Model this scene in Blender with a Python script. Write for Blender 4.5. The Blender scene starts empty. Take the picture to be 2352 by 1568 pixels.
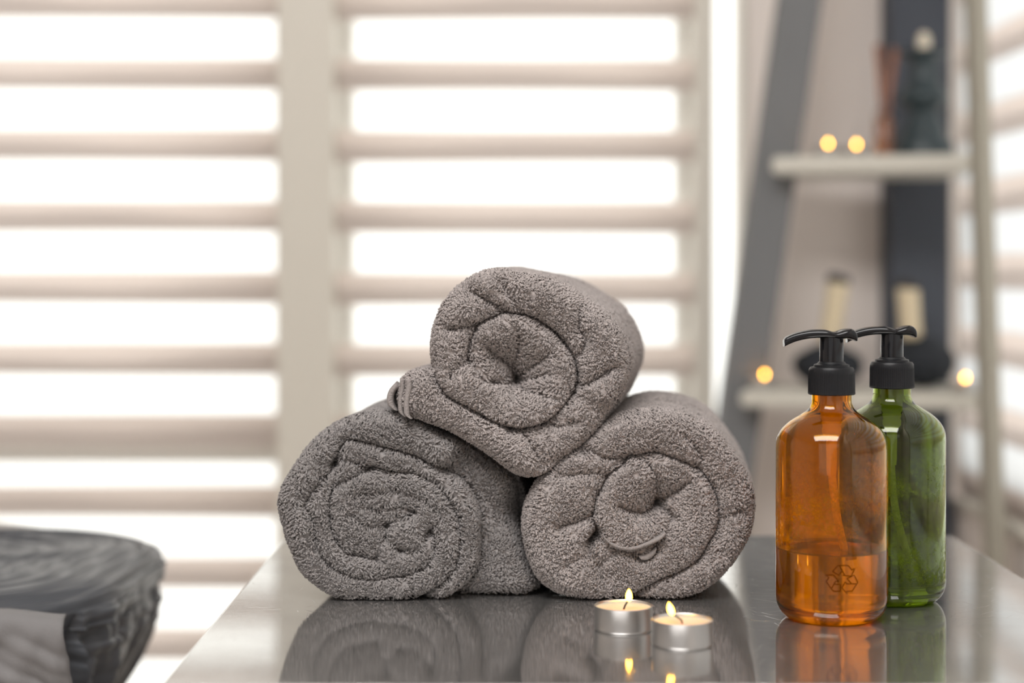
import bpy, bmesh, math, random
import numpy as np
from mathutils import Vector, Matrix

# ------------------------------------------------------------------ camera, light, exposure
S = bpy.context.scene
C = S.collection
FPX, CX, HY = 4000.0, 1176.0, 615.0          # focal length in pixels of the 2352 px frame, optical axis, eye level
TOP = 0.80                                   # steel table top
CAMZ = TOP + 0.231

cam = bpy.data.cameras.new('camera')
cam.sensor_width = 36.0
cam.lens = FPX / 2352.0 * 36.0
cam.shift_y = -(784.0 - HY) / 2352.0
cam.dof.use_dof = True
cam.dof.focus_distance = 1.175
cam.dof.aperture_fstop = cam.lens / 20.5
cam.clip_start = 0.02
cam_ob = bpy.data.objects.new('camera', cam)
cam_ob.location = (0, 0, CAMZ)
cam_ob.rotation_euler = (math.pi / 2, 0, 0)
C.objects.link(cam_ob)
S.camera = cam_ob

world = bpy.data.worlds.new('daylight_sky')
S.world = world
world.use_nodes = True
bg = world.node_tree.nodes['Background']
bg.inputs[0].default_value = (1.0, 0.975, 0.945, 1)
bg.inputs[1].default_value = 2.1

def area_light(name, loc, target, size_x, size_y, power, color):
    l = bpy.data.lights.new(name, 'AREA')
    l.shape = 'RECTANGLE'
    l.size, l.size_y, l.energy, l.color = size_x, size_y, power, color
    o = bpy.data.objects.new(name, l)
    o.location = loc
    o.rotation_euler = (Vector(target) - Vector(loc)).to_track_quat('-Z', 'Y').to_euler()
    C.objects.link(o)
    return o

# two added, unseen fill lights: one overhead, one behind the camera
area_light('added_overhead_fill', (-0.30, 0.25, 2.55), (-0.05, 1.2, 0.8), 1.5, 1.1, 70, (1.0, 0.975, 0.965))
area_light('added_front_fill', (-0.6, -1.6, 1.5), (0.0, 1.2, 0.9), 2.2, 1.6, 7, (0.93, 0.96, 1.0))

S.view_settings.view_transform = 'Standard'
S.view_settings.look = 'None'
S.view_settings.exposure = 0.0
S.view_settings.gamma = 1.0
S.view_settings.use_curve_mapping = False
S.cycles.use_denoising = True
S.cycles.sample_clamp_indirect = 6.0
S.cycles.max_bounces = 16
S.cycles.transmission_bounces = 12
S.cycles.transparent_max_bounces = 16

# ------------------------------------------------------------------ helpers
def P(px, py, Y):
    return Vector(((px - CX) * Y / FPX, Y, CAMZ - (py - HY) * Y / FPX))

def nodes_of(name):
    m = bpy.data.materials.new(name)
    m.use_nodes = True
    nt = m.node_tree
    b = nt.nodes['Principled BSDF']
    return m, nt, b

def mat(name, col, rough=0.6, metal=0.0, bump=0.0, scale=40.0, var=0.0, stretch=(1, 1, 1), **kw):
    m, nt, b = nodes_of(name)
    b.inputs['Base Color'].default_value = (*col, 1)
    b.inputs['Roughness'].default_value = rough
    b.inputs['Metallic'].default_value = metal
    for k, v in kw.items():
        b.inputs[k].default_value = v
    if bump or var:
        tc = nt.nodes.new('ShaderNodeTexCoord')
        mp = nt.nodes.new('ShaderNodeMapping')
        mp.inputs['Scale'].default_value = stretch
        nz = nt.nodes.new('ShaderNodeTexNoise')
        nz.inputs['Scale'].default_value = scale
        nz.inputs['Detail'].default_value = 6
        nt.links.new(tc.outputs['Object'], mp.inputs[0])
        nt.links.new(mp.outputs[0], nz.inputs['Vector'])
        if bump:
            bp = nt.nodes.new('ShaderNodeBump')
            bp.inputs['Strength'].default_value = bump
            bp.inputs['Distance'].default_value = 0.002
            nt.links.new(nz.outputs[0], bp.inputs['Height'])
            nt.links.new(bp.outputs[0], b.inputs['Normal'])
        if var:
            mx = nt.nodes.new('ShaderNodeMix')
            mx.data_type = 'RGBA'
            mx.inputs[6].default_value = (*[c * (1 - var) for c in col], 1)
            mx.inputs[7].default_value = (*[min(1, c * (1 + var)) for c in col], 1)
            nt.links.new(nz.outputs[0], mx.inputs[0])
            nt.links.new(mx.outputs[2], b.inputs['Base Color'])
    return m

def link_mesh(name, verts, faces, m, parent=None, smooth=True):
    me = bpy.data.meshes.new(name)
    me.from_pydata([tuple(v) for v in verts], [], faces)
    me.update()
    return link_me(name, me, m, parent, smooth)

def link_me(name, me, m, parent=None, smooth=True):
    if smooth:
        me.polygons.foreach_set('use_smooth', [True] * len(me.polygons))
    if m:
        me.materials.append(m)
    o = bpy.data.objects.new(name, me)
    C.objects.link(o)
    if parent:
        o.parent = parent
        o.matrix_parent_inverse = Matrix.Identity(4)
    return o

def bm_obj(name, bm, m, parent=None, smooth=False, autosmooth=None):
    bmesh.ops.recalc_face_normals(bm, faces=bm.faces)
    me = bpy.data.meshes.new(name)
    bm.to_mesh(me)
    bm.free()
    o = link_me(name, me, m, parent, smooth)
    if autosmooth:
        me.set_sharp_from_angle(angle=math.radians(autosmooth))
    return o

def box(bm, lo, hi, bevel=0.0, segs=2):
    r = bmesh.ops.create_cube(bm, size=1.0)
    lo, hi = Vector(lo), Vector(hi)
    for v in r['verts']:
        v.co = Vector([(lo[i] + hi[i]) / 2 + v.co[i] * (hi[i] - lo[i]) for i in range(3)])
    if bevel:
        es = set(e for v in r['verts'] for e in v.link_edges)
        bmesh.ops.bevel(bm, geom=list(es), offset=bevel, segments=segs, affect='EDGES', profile=0.6)

def bar(bm, a, b, wx, wy, bevel=0.002):
    """a board from a to b (both centre points), wx wide in x, wy deep in y"""
    vs = []
    for p in (a, b):
        for sx, sy in ((-1, -1), (1, -1), (1, 1), (-1, 1)):
            vs.append(bm.verts.new((p[0] + sx * wx / 2, p[1] + sy * wy / 2, p[2])))
    fs = [(0, 1, 2, 3), (4, 5, 6, 7), (0, 1, 5, 4), (1, 2, 6, 5), (2, 3, 7, 6), (3, 0, 4, 7)]
    ff = [bm.faces.new([vs[i] for i in f]) for f in fs]
    if bevel:
        es = set(e for v in vs for e in v.link_edges)
        bmesh.ops.bevel(bm, geom=list(es), offset=bevel, segments=2, affect='EDGES')

def lathe_data(prof, n=64, cx=0, cy=0, cz=0):
    vs, fs = [], []
    rows = []
    for r, z in prof:
        if r < 1e-7:
            rows.append([len(vs)])
            vs.append((cx, cy, cz + z))
        else:
            rows.append(list(range(len(vs), len(vs) + n)))
            for i in range(n):
                a = 2 * math.pi * i / n
                vs.append((cx + r * math.cos(a), cy + r * math.sin(a), cz + z))
    for A, B in zip(rows, rows[1:]):
        for i in range(n):
            j = (i + 1) % n
            if len(A) == 1 and len(B) == 1:
                continue
            if len(A) == 1:
                fs.append((A[0], B[j], B[i]))
            elif len(B) == 1:
                fs.append((A[i], A[j], B[0]))
            else:
                fs.append((A[i], A[j], B[j], B[i]))
    return vs, fs

def lathe(name, prof, m, parent=None, n=64, sharp=40, loc=(0, 0, 0)):
    vs, fs = lathe_data(prof, n, *loc)
    o = link_mesh(name, vs, fs, m, parent)
    bm = bmesh.new(); bm.from_mesh(o.data)
    bmesh.ops.recalc_face_normals(bm, faces=bm.faces)
    bm.to_mesh(o.data); bm.free()
    if sharp:
        o.data.set_sharp_from_angle(angle=math.radians(sharp))
    return o

def smooth_curve(pts, steps=8, closed=False):
    pts = [np.array(p, float) for p in pts]
    n = len(pts)
    out = []
    rng = range(n) if closed else range(n - 1)
    for i in rng:
        p0 = pts[(i - 1) % n] if closed or i > 0 else pts[0]
        p1, p2 = pts[i], pts[(i + 1) % n]
        p3 = pts[(i + 2) % n] if closed or i + 2 < n else pts[-1]
        for k in range(steps):
            t = k / steps
            out.append(0.5 * ((2 * p1) + (-p0 + p2) * t + (2 * p0 - 5 * p1 + 4 * p2 - p3) * t * t + (-p0 + 3 * p1 - 3 * p2 + p3) * t ** 3))
    if not closed:
        out.append(pts[-1])
    return np.array(out)

def tube_data(path, rad, n=10, off=0):
    """rad: number or list; returns verts, faces of a capped tube"""
    path = [Vector(p) for p in path]
    m = len(path)
    rads = rad if hasattr(rad, '__len__') else [rad] * m
    vs, fs = [], []
    up = Vector((0.13, 0.97, 0.21))
    for i, p in enumerate(path):
        t = (path[min(i + 1, m - 1)] - path[max(i - 1, 0)]).normalized()
        u = t.cross(up)
        if u.length < 1e-4:
            u = t.cross(Vector((1, 0, 0)))
        u.normalize()
        w = t.cross(u)
        for k in range(n):
            a = 2 * math.pi * k / n
            vs.append(p + (u * math.cos(a) + w * math.sin(a)) * rads[i])
    for i in range(m - 1):
        for k in range(n):
            j = (k + 1) % n
            fs.append((off + i * n + k, off + i * n + j, off + (i + 1) * n + j, off + (i + 1) * n + k))
    fs.append(tuple(off + k for k in reversed(range(n))))
    fs.append(tuple(off + (m - 1) * n + k for k in range(n)))
    return vs, fs

def tube(name, path, rad, m, parent=None, n=10):
    vs, fs = tube_data(path, rad, n)
    return link_mesh(name, vs, fs, m, parent)

def thing(name, label, cat, loc=(0, 0, 0), group=None):
    o = bpy.data.objects.new(name, None)
    o.empty_display_size = 0.05
    o.location = loc
    C.objects.link(o)
    return tag(o, label, cat, group)

def tag(o, label, cat, group=None):
    o['label'] = label
    o['category'] = cat
    if group:
        o['group'] = group
    return o

def struct(o):
    o['kind'] = 'structure'
    return o

def copy_tree(o, parent=None):
    c = o.copy()
    C.objects.link(c)
    if parent:
        c.parent = parent
    for ch in list(o.children):
        copy_tree(ch, c)
    return c

# ------------------------------------------------------------------ materials
M_wall = mat('wall_paint', (0.84, 0.77, 0.72), 0.85, bump=0.15, scale=220)
M_white = mat('white_frame_paint', (0.68, 0.65, 0.575), 0.45, bump=0.05, scale=120)
M_pillar = mat('dark_grey_paint', (0.058, 0.066, 0.083), 0.75, bump=0.1, scale=150)
M_floor = mat('floor_tile', (0.55, 0.50, 0.45), 0.45, bump=0.1, scale=30, var=0.08)
M_ceil = mat('ceiling_paint', (0.78, 0.77, 0.75), 0.9, bump=0.05, scale=200)

def pane_material():
    m, nt, b = nodes_of('window_glass')
    nt.nodes.remove(b)
    out = nt.nodes['Material Output']
    tr = nt.nodes.new('ShaderNodeBsdfTransparent')
    tr.inputs[0].default_value = (0.97, 0.98, 0.97, 1)
    gl = nt.nodes.new('ShaderNodeBsdfGlossy')
    gl.inputs['Roughness'].default_value = 0.02
    mx = nt.nodes.new('ShaderNodeMixShader')
    mx.inputs[0].default_value = 0.04
    nt.links.new(tr.outputs[0], mx.inputs[1])
    nt.links.new(gl.outputs[0], mx.inputs[2])
    nt.links.new(mx.outputs[0], out.inputs[0])
    return m
M_pane = pane_material()

def cloth_translucent(name, col, tcol, trans, clear=0.0, weave=1500):
    """woven blind fabric: diffuse front, lets light through, sheer weave has open holes"""
    m, nt, b = nodes_of(name)
    nt.nodes.remove(b)
    out = nt.nodes['Material Output']
    tc = nt.nodes.new('ShaderNodeTexCoord')
    nz = nt.nodes.new('ShaderNodeTexNoise')
    nz.inputs['Scale'].default_value = weave
    nt.links.new(tc.outputs['Object'], nz.inputs['Vector'])
    bp = nt.nodes.new('ShaderNodeBump')
    bp.inputs['Strength'].default_value = 0.15
    bp.inputs['Distance'].default_value = 0.001
    nt.links.new(nz.outputs[0], bp.inputs['Height'])
    d = nt.nodes.new('ShaderNodeBsdfDiffuse'); d.inputs[0].default_value = (*col, 1)
    t = nt.nodes.new('ShaderNodeBsdfTranslucent'); t.inputs[0].default_value = (*tcol, 1)
    nt.links.new(bp.outputs[0], d.inputs['Normal'])
    m1 = nt.nodes.new('ShaderNodeMixShader'); m1.inputs[0].default_value = trans
    nt.links.new(d.outputs[0], m1.inputs[1]); nt.links.new(t.outputs[0], m1.inputs[2])
    last = m1
    if clear:
        tr = nt.nodes.new('ShaderNodeBsdfTransparent')
        m2 = nt.nodes.new('ShaderNodeMixShader'); m2.inputs[0].default_value = clear
        nt.links.new(m1.outputs[0], m2.inputs[1]); nt.links.new(tr.outputs[0], m2.inputs[2])
        last = m2
    nt.links.new(last.outputs[0], out.inputs[0])
    return m
M_band = cloth_translucent('blind_fabric', (0.62, 0.53, 0.48), (0.66, 0.57, 0.525), 0.72)
M_band2 = cloth_translucent('blind_fabric_rear', (0.62, 0.53, 0.48), (0.54, 0.545, 0.555), 0.95)
M_sheer_dense = cloth_translucent('dense_sheer_mesh', (0.7, 0.71, 0.73), (0.8, 0.82, 0.85), 0.6, clear=0.07)
M_sheer = cloth_translucent('sheer_mesh', (0.8, 0.77, 0.74), (0.9, 0.88, 0.86), 0.6, clear=0.72)

def steel_material():
    m, nt, b = nodes_of('brushed_steel')
    b.inputs['Metallic'].default_value = 1.0
    tc = nt.nodes.new('ShaderNodeTexCoord')
    def noise(scale, stretch, detail=4):
        mp = nt.nodes.new('ShaderNodeMapping'); mp.inputs['Scale'].default_value = stretch
        nz = nt.nodes.new('ShaderNodeTexNoise')
        nz.inputs['Scale'].default_value = scale; nz.inputs['Detail'].default_value = detail
        nt.links.new(tc.outputs['Object'], mp.inputs[0]); nt.links.new(mp.outputs[0], nz.inputs['Vector'])
        return nz
    cloud = noise(9, (1, 1.6, 1), 6)
    cr = nt.nodes.new('ShaderNodeValToRGB')
    cr.color_ramp.elements[0].position = 0.3; cr.color_ramp.elements[0].color = (0.43, 0.425, 0.415, 1)
    cr.color_ramp.elements[1].position = 0.7; cr.color_ramp.elements[1].color = (0.56, 0.555, 0.545, 1)
    nt.links.new(cloud.outputs[0], cr.inputs[0]); nt.links.new(cr.outputs[0], b.inputs['Base Color'])
    smear = noise(22, (1, 1, 1), 8)
    rr = nt.nodes.new('ShaderNodeMapRange')
    rr.inputs[1].default_value = 0.3; rr.inputs[2].default_value = 0.7
    rr.inputs[3].default_value = 0.035; rr.inputs[4].default_value = 0.08
    nt.links.new(smear.outputs[0], rr.inputs[0]); nt.links.new(rr.outputs[0], b.inputs['Roughness'])
    brush = noise(60, (0.6, 34, 1), 3)
    bp = nt.nodes.new('ShaderNodeBump'); bp.inputs['Strength'].default_value = 0.013; bp.inputs['Distance'].default_value = 0.0005
    nt.links.new(brush.outputs[0], bp.inputs['Height'])
    # long thin curved scratches
    wv = nt.nodes.new('ShaderNodeTexVoronoi'); wv.feature = 'DISTANCE_TO_EDGE'
    mp = nt.nodes.new('ShaderNodeMapping'); mp.inputs['Scale'].default_value = (6, 14, 1); mp.inputs['Rotation'].default_value = (0, 0, 0.5)
    dz = noise(5, (1, 1, 1), 2)
    ad = nt.nodes.new('ShaderNodeVectorMath'); ad.operation = 'ADD'
    nt.links.new(tc.outputs['Object'], mp.inputs[0]); nt.links.new(mp.outputs[0], ad.inputs[0]); nt.links.new(dz.outputs['Color'], ad.inputs[1])
    nt.links.new(ad.outputs[0], wv.inputs['Vector'])
    th = nt.nodes.new('ShaderNodeMapRange'); th.inputs[1].default_value = 0.0; th.inputs[2].default_value = 0.004; th.inputs[3].default_value = 1; th.inputs[4].default_value = 0
    nt.links.new(wv.outputs['Distance'], th.inputs[0])
    bp2 = nt.nodes.new('ShaderNodeBump'); bp2.inputs['Strength'].default_value = 0.10; bp2.inputs['Distance'].default_value = 0.0004; bp2.invert = True
    nt.links.new(th.outputs[0], bp2.inputs['Height']); nt.links.new(bp.outputs[0], bp2.inputs['Normal'])
    nt.links.new(bp2.outputs[0], b.inputs['Normal'])
    out = nt.nodes['Material Output']
    hz = nt.nodes.new('ShaderNodeBsdfPrincipled'); hz.inputs['Metallic'].default_value = 1.0; hz.inputs['Roughness'].default_value = 0.42
    nt.links.new(cr.outputs[0], hz.inputs['Base Color']); nt.links.new(bp.outputs[0], hz.inputs['Normal'])
    df = nt.nodes.new('ShaderNodeBsdfDiffuse'); df.inputs[0].default_value = (0.50, 0.49, 0.475, 1)
    m0 = nt.nodes.new('ShaderNodeMixShader'); m0.inputs[0].default_value = 0.35
    nt.links.new(hz.outputs[0], m0.inputs[1]); nt.links.new(df.outputs[0], m0.inputs[2])
    m1 = nt.nodes.new('ShaderNodeMixShader'); m1.inputs[0].default_value = 0.20
    nt.links.new(b.outputs[0], m1.inputs[1]); nt.links.new(m0.outputs[0], m1.inputs[2]); nt.links.new(m1.outputs[0], out.inputs[0])
    return m
M_steel = steel_material()
M_steel_plain = mat('satin_steel', (0.5, 0.5, 0.5), 0.3, 1.0, bump=0.05, scale=300)

def terry_material(name, col):
    m, nt, b = nodes_of(name)
    out = nt.nodes['Material Output']
    tc = nt.nodes.new('ShaderNodeTexCoord')
    nz = nt.nodes.new('ShaderNodeTexNoise'); nz.inputs['Scale'].default_value = 420; nz.inputs['Detail'].default_value = 2
    nt.links.new(tc.outputs['Object'], nz.inputs['Vector'])
    cr = nt.nodes.new('ShaderNodeValToRGB')
    cr.color_ramp.elements[0].position = 0.3; cr.color_ramp.elements[0].color = (*[c * 0.72 for c in col], 1)
    cr.color_ramp.elements[1].position = 0.7; cr.color_ramp.elements[1].color = (*[min(1, c * 1.22) for c in col], 1)
    nt.links.new(nz.outputs[0], cr.inputs[0])
    nt.links.new(cr.outputs[0], b.inputs['Base Color'])
    b.inputs['Roughness'].default_value = 0.95
    b.inputs['Specular IOR Level'].default_value = 0.15
    b.inputs['Sheen Weight'].default_value = 0.25
    b.inputs['Sheen Roughness'].default_value = 0.4
    t = nt.nodes.new('ShaderNodeBsdfTranslucent')
    nt.links.new(cr.outputs[0], t.inputs[0])
    mx = nt.nodes.new('ShaderNodeMixShader'); mx.inputs[0].default_value = 0.32
    nt.links.new(b.outputs[0], mx.inputs[1]); nt.links.new(t.outputs[0], mx.inputs[2])
    nt.links.new(mx.outputs[0], out.inputs[0])
    return m
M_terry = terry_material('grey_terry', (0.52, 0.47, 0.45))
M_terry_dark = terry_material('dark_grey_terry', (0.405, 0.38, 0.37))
M_hem = mat('woven_hem', (0.29, 0.262, 0.25), 0.9, bump=0.6, scale=900, var=0.12)

def glass_material(name, col, stain, zlo, zhi):
    """tinted plastic with dried droplets on its wall between two heights"""
    m, nt, b = nodes_of(name)
    out = nt.nodes['Material Output']
    b.inputs['Base Color'].default_value = (*col, 1)
    b.inputs['Roughness'].default_value = 0.02
    b.inputs['IOR'].default_value = 1.46
    b.inputs['Transmission Weight'].default_value = 1.0
    tc = nt.nodes.new('ShaderNodeTexCoord')
    big = nt.nodes.new('ShaderNodeTexNoise'); big.inputs['Scale'].default_value = 26; big.inputs['Detail'].default_value = 5
    fine = nt.nodes.new('ShaderNodeTexNoise'); fine.inputs['Scale'].default_value = 260; fine.inputs['Detail'].default_value = 5; fine.inputs['Roughness'].default_value = 0.7
    nt.links.new(tc.outputs['Object'], big.inputs['Vector']); nt.links.new(tc.outputs['Object'], fine.inputs['Vector'])
    r1 = nt.nodes.new('ShaderNodeMapRange'); r1.inputs[1].default_value = 0.42; r1.inputs[2].default_value = 0.62
    r2 = nt.nodes.new('ShaderNodeMapRange'); r2.inputs[1].default_value = 0.40; r2.inputs[2].default_value = 0.62
    nt.links.new(big.outputs[0], r1.inputs[0]); nt.links.new(fine.outputs[0], r2.inputs[0])
    sp = nt.nodes.new('ShaderNodeSeparateXYZ'); nt.links.new(tc.outputs['Object'], sp.inputs[0])
    za = nt.nodes.new('ShaderNodeMapRange'); za.inputs[1].default_value = zlo; za.inputs[2].default_value = zlo + 0.004
    zb = nt.nodes.new('ShaderNodeMapRange'); zb.inputs[1].default_value = zhi - 0.05; zb.inputs[2].default_value = zhi; zb.inputs[3].default_value = 1; zb.inputs[4].default_value = 0
    nt.links.new(sp.outputs[2], za.inputs[0]); nt.links.new(sp.outputs[2], zb.inputs[0])
    prev = None
    for s in (r1, r2, za, zb):
        if prev is None:
            prev = s; continue
        mu = nt.nodes.new('ShaderNodeMath'); mu.operation = 'MULTIPLY'
        nt.links.new(prev.outputs[0], mu.inputs[0]); nt.links.new(s.outputs[0], mu.inputs[1]); prev = mu
    mu = nt.nodes.new('ShaderNodeMath'); mu.operation = 'MULTIPLY'; mu.inputs[1].default_value = 0.95
    nt.links.new(prev.outputs[0], mu.inputs[0])
    d = nt.nodes.new('ShaderNodeBsdfTranslucent'); d.inputs[0].default_value = (*stain, 1)
    mx = nt.nodes.new('ShaderNodeMixShader')
    nt.links.new(mu.outputs[0], mx.inputs[0]); nt.links.new(b.outputs[0], mx.inputs[1]); nt.links.new(d.outputs[0], mx.inputs[2])
    nt.links.new(mx.outputs[0], out.inputs[0])
    return m

def liquid_material(name, col, rough=0.0, cloudy=0.0):
    m, nt, b = nodes_of(name)
    b.inputs['Base Color'].default_value = (*col, 1)
    b.inputs['Roughness'].default_value = rough
    b.inputs['IOR'].default_value = 1.36
    b.inputs['Transmission Weight'].default_value = 1.0
    if cloudy:
        out = nt.nodes['Material Output']
        t = nt.nodes.new('ShaderNodeBsdfTranslucent'); t.inputs[0].default_value = (*col, 1)
        mx = nt.nodes.new('ShaderNodeMixShader'); mx.inputs[0].default_value = cloudy
        nt.links.new(b.outputs[0], mx.inputs[1]); nt.links.new(t.outputs[0], mx.inputs[2]); nt.links.new(mx.outputs[0], out.inputs[0])
    return m

M_black = mat('black_plastic', (0.006, 0.0065, 0.008), 0.14, bump=0.01, scale=500, **{'Specular IOR Level': 0.35})
M_black_matt = mat('black_ribbed_plastic', (0.008, 0.0085, 0.010), 0.38, bump=0.05, scale=700, **{'Specular IOR Level': 0.25})
M_alu = mat('tealight_aluminium', (0.56, 0.55, 0.54), 0.38, 1.0, bump=0.05, scale=60)
M_wax = mat('candle_wax', (0.95, 0.60, 0.38), 0.35, bump=0.02, scale=50)
wb = M_wax.node_tree.nodes['Principled BSDF']
wb.inputs['Subsurface Weight'].default_value = 0.8
wb.inputs['Subsurface Radius'].default_value = (0.012, 0.006, 0.003)
wb.inputs['Subsurface Scale'].default_value = 1.0
M_wick = mat('burnt_wick', (0.02, 0.015, 0.012), 0.9, bump=0.1, scale=800)

def flame_material():
    m, nt, b = nodes_of('flame')
    nt.nodes.remove(b)
    out = nt.nodes['Material Output']
    tc = nt.nodes.new('ShaderNodeTexCoord')
    sp = nt.nodes.new('ShaderNodeSeparateXYZ')
    nt.links.new(tc.outputs['Generated'], sp.inputs[0])
    cr = nt.nodes.new('ShaderNodeValToRGB')
    e = cr.color_ramp.elements
    e[0].position = 0.0; e[0].color = (0.5, 0.20, 0.03, 1)
    e[1].position = 0.3; e[1].color = (1.0, 0.45, 0.035, 1)
    nt.links.new(sp.outputs[2], cr.inputs[0])
    em = nt.nodes.new('ShaderNodeEmission'); em.inputs[1].default_value = 27
    nt.links.new(cr.outputs[0], em.inputs[0]); nt.links.new(em.outputs[0], out.inputs[0])
    return m
M_flame = flame_material()
M_sheet = mat('dark_grey_satin_sheet', (0.058, 0.063, 0.072), 0.36, bump=0.08, scale=60, stretch=(0.4, 1, 1))
M_flap = mat('grey_twill', (0.17, 0.165, 0.165), 0.7, bump=0.25, scale=1300, stretch=(0.3, 1, 1.4))
M_roll = mat('pale_padding', (0.45, 0.43, 0.40), 0.7, bump=0.1, scale=80)
M_leg = mat('grey_shelf_board', (0.16, 0.165, 0.17), 0.6, bump=0.1, scale=40, var=0.08, stretch=(1, 1, 0.2))
M_post = mat('pale_edge_lacquer', (0.36, 0.34, 0.28), 0.5, bump=0.05, scale=40)
M_shelf = mat('pale_shelf_board', (0.62, 0.60, 0.53), 0.45, bump=0.05, scale=40)
M_stone = mat('dark_blue_grey_stone', (0.030, 0.047, 0.054), 0.38, bump=0.3, scale=30, var=0.3)
M_cream = mat('cream_wax', (0.80, 0.72, 0.58), 0.5, bump=0.05, scale=30, **{'Subsurface Weight': 0.2})
M_ball = mat('black_compress_cloth', (0.012, 0.016, 0.022), 0.8, bump=0.5, scale=90)
M_handle = mat('beige_wrapped_cotton', (0.70, 0.60, 0.42), 0.85, bump=0.5, scale=60, stretch=(1, 1, 6))
M_tip = mat('dark_knot_cloth', (0.05, 0.048, 0.05), 0.85, bump=0.3, scale=200)
M_copper = mat('copper_tube', (0.36, 0.17, 0.11), 0.5, 0.2, bump=0.05, scale=40)
M_clear = liquid_material('clear_glass', (0.97, 0.93, 0.90), 0.02)

# ------------------------------------------------------------------ the room
YW = 2.80          # plane of the blinds
XR = 0.715         # right wall
XL, YB, ZC = -2.4, -1.8, 2.6
def slab(name, lo, hi, m, bevel=0.0):
    bm = bmesh.new(); box(bm, lo, hi, bevel)
    return struct(bm_obj(name, bm, m))
def px2x(px, Y): return (px - CX) * Y / FPX
def py2z(py, Y): return CAMZ - (py - HY) * Y / FPX

slab('floor', (XL - 0.2, YB - 0.2, -0.1), (XR + 0.3, 3.2, 0.0), M_floor)
slab('ceiling', (XL - 0.2, YB - 0.2, ZC), (XR + 0.3, 3.2, ZC + 0.1), M_ceil)
slab('wall_left', (XL - 0.15, YB, 0), (XL, 3.1, ZC), M_wall)
slab('wall_front', (XL, YB - 0.15, 0), (XR, YB, ZC), M_wall)
x_post0, x_post1 = px2x(641, YW), px2x(772, YW)
x_frame0, x_frame1 = px2x(1592, YW), px2x(1642, YW)
x_wall = px2x(1716, 2.86)
Yg = 2.93          # glazing plane
# back wall: pier right of the glazing, low sill and header
slab('wall_back', (x_wall, 2.86, 0), (XR, 3.05, ZC), M_wall)
slab('trim_1', (XL, 2.86, 0), (x_wall, 3.05, 0.16), M_white)
slab('trim_2', (XL, 2.86, 2.36), (x_wall, 3.05, ZC), M_wall)
slab('trim_3', (x_post0, 2.77, 0.16), (x_post1, 3.02, 2.36), M_white, 0.004)        # mullion post between the blinds
slab('trim_4', (x_frame0, 2.80, 0.16), (x_frame1, 3.02, 2.36), M_white, 0.004)
slab('trim_5', (px2x(2040, 2.8), 2.78, 0), (px2x(2184, 2.78), 2.86, ZC), M_pillar, 0.002)         # dark corner pilaster
x_leftend = -1.35
slab('wall_back_left', (XL, 2.86, 0.16), (x_leftend, 3.05, 2.36), M_wall)

def window(name, x0, x1, rail=True, fw=0.016):
    w = bpy.data.objects.new(name, None); C.objects.link(w); struct(w)
    bm = bmesh.new()
    z0, z1 = 0.16, 2.36
    box(bm, (x0, 2.88, z0), (x0 + fw, 2.97, z1)); box(bm, (x1 - fw, 2.88, z0), (x1, 2.97, z1))
    box(bm, (x0 + fw, 2.88, z0), (x1 - fw, 2.97, z0 + fw)); box(bm, (x0 + fw, 2.88, z1 - fw), (x1 - fw, 2.97, z1))
    if rail:
        box(bm, (x0 + fw, 2.885, py2z(1062, 2.885)), (x1 - fw, 2.965, py2z(966, 2.885)))
    bm_obj('window_frame', bm, M_white, w)
    bm = bmesh.new()
    box(bm, (x0 + 0.01, Yg - 0.003, z0 + 0.01), (x1 - 0.01, Yg + 0.003, z1 - 0.01))
    bm_obj('window_pane', bm, M_pane, w)
    return w
window('window_1', x_leftend, x_post0)
window('window_2', x_post1, x_frame0)
window('window_3', x_frame1, x_wall, rail=False, fw=0.004)

# right wall with its own long window
ry0, ry1 = 0.2, 2.86
slab('wall_right', (XR, 2.88, 0), (XR + 0.05, 3.05, ZC), M_wall)
slab('wall_right_near', (XR, YB, 0), (XR + 0.05, ry0, ZC), M_wall)
slab('trim_6', (XR, ry0, 0), (XR + 0.05, 2.88, 0.655), M_wall)
slab('trim_8', (XR - 0.012, ry0, 0.655), (XR + 0.05, 2.775, 0.668), M_white, 0.002)
slab('trim_7', (XR, ry0, 2.36), (XR + 0.05, 2.88, ZC), M_wall)
w4 = bpy.data.objects.new('window_4', None); C.objects.link(w4); struct(w4)
bm = bmesh.new()
for y in (ry0, 1.0, 1.85, 2.84):
    box(bm, (XR + 0.034, y, 0.668), (XR + 0.058, y + 0.03, 2.36))
for z in (0.668, 1.5, 2.32):
    box(bm, (XR + 0.034, ry0 + 0.03, z), (XR + 0.058, 2.84, z + 0.04))
bm_obj('window_frame', bm, M_white, w4)
bm = bmesh.new(); box(bm, (XR + 0.043, ry0 + 0.01, 0.67), (XR + 0.048, 2.87, 2.35))
bm_obj('window_pane', bm, M_pane, w4)

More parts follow.
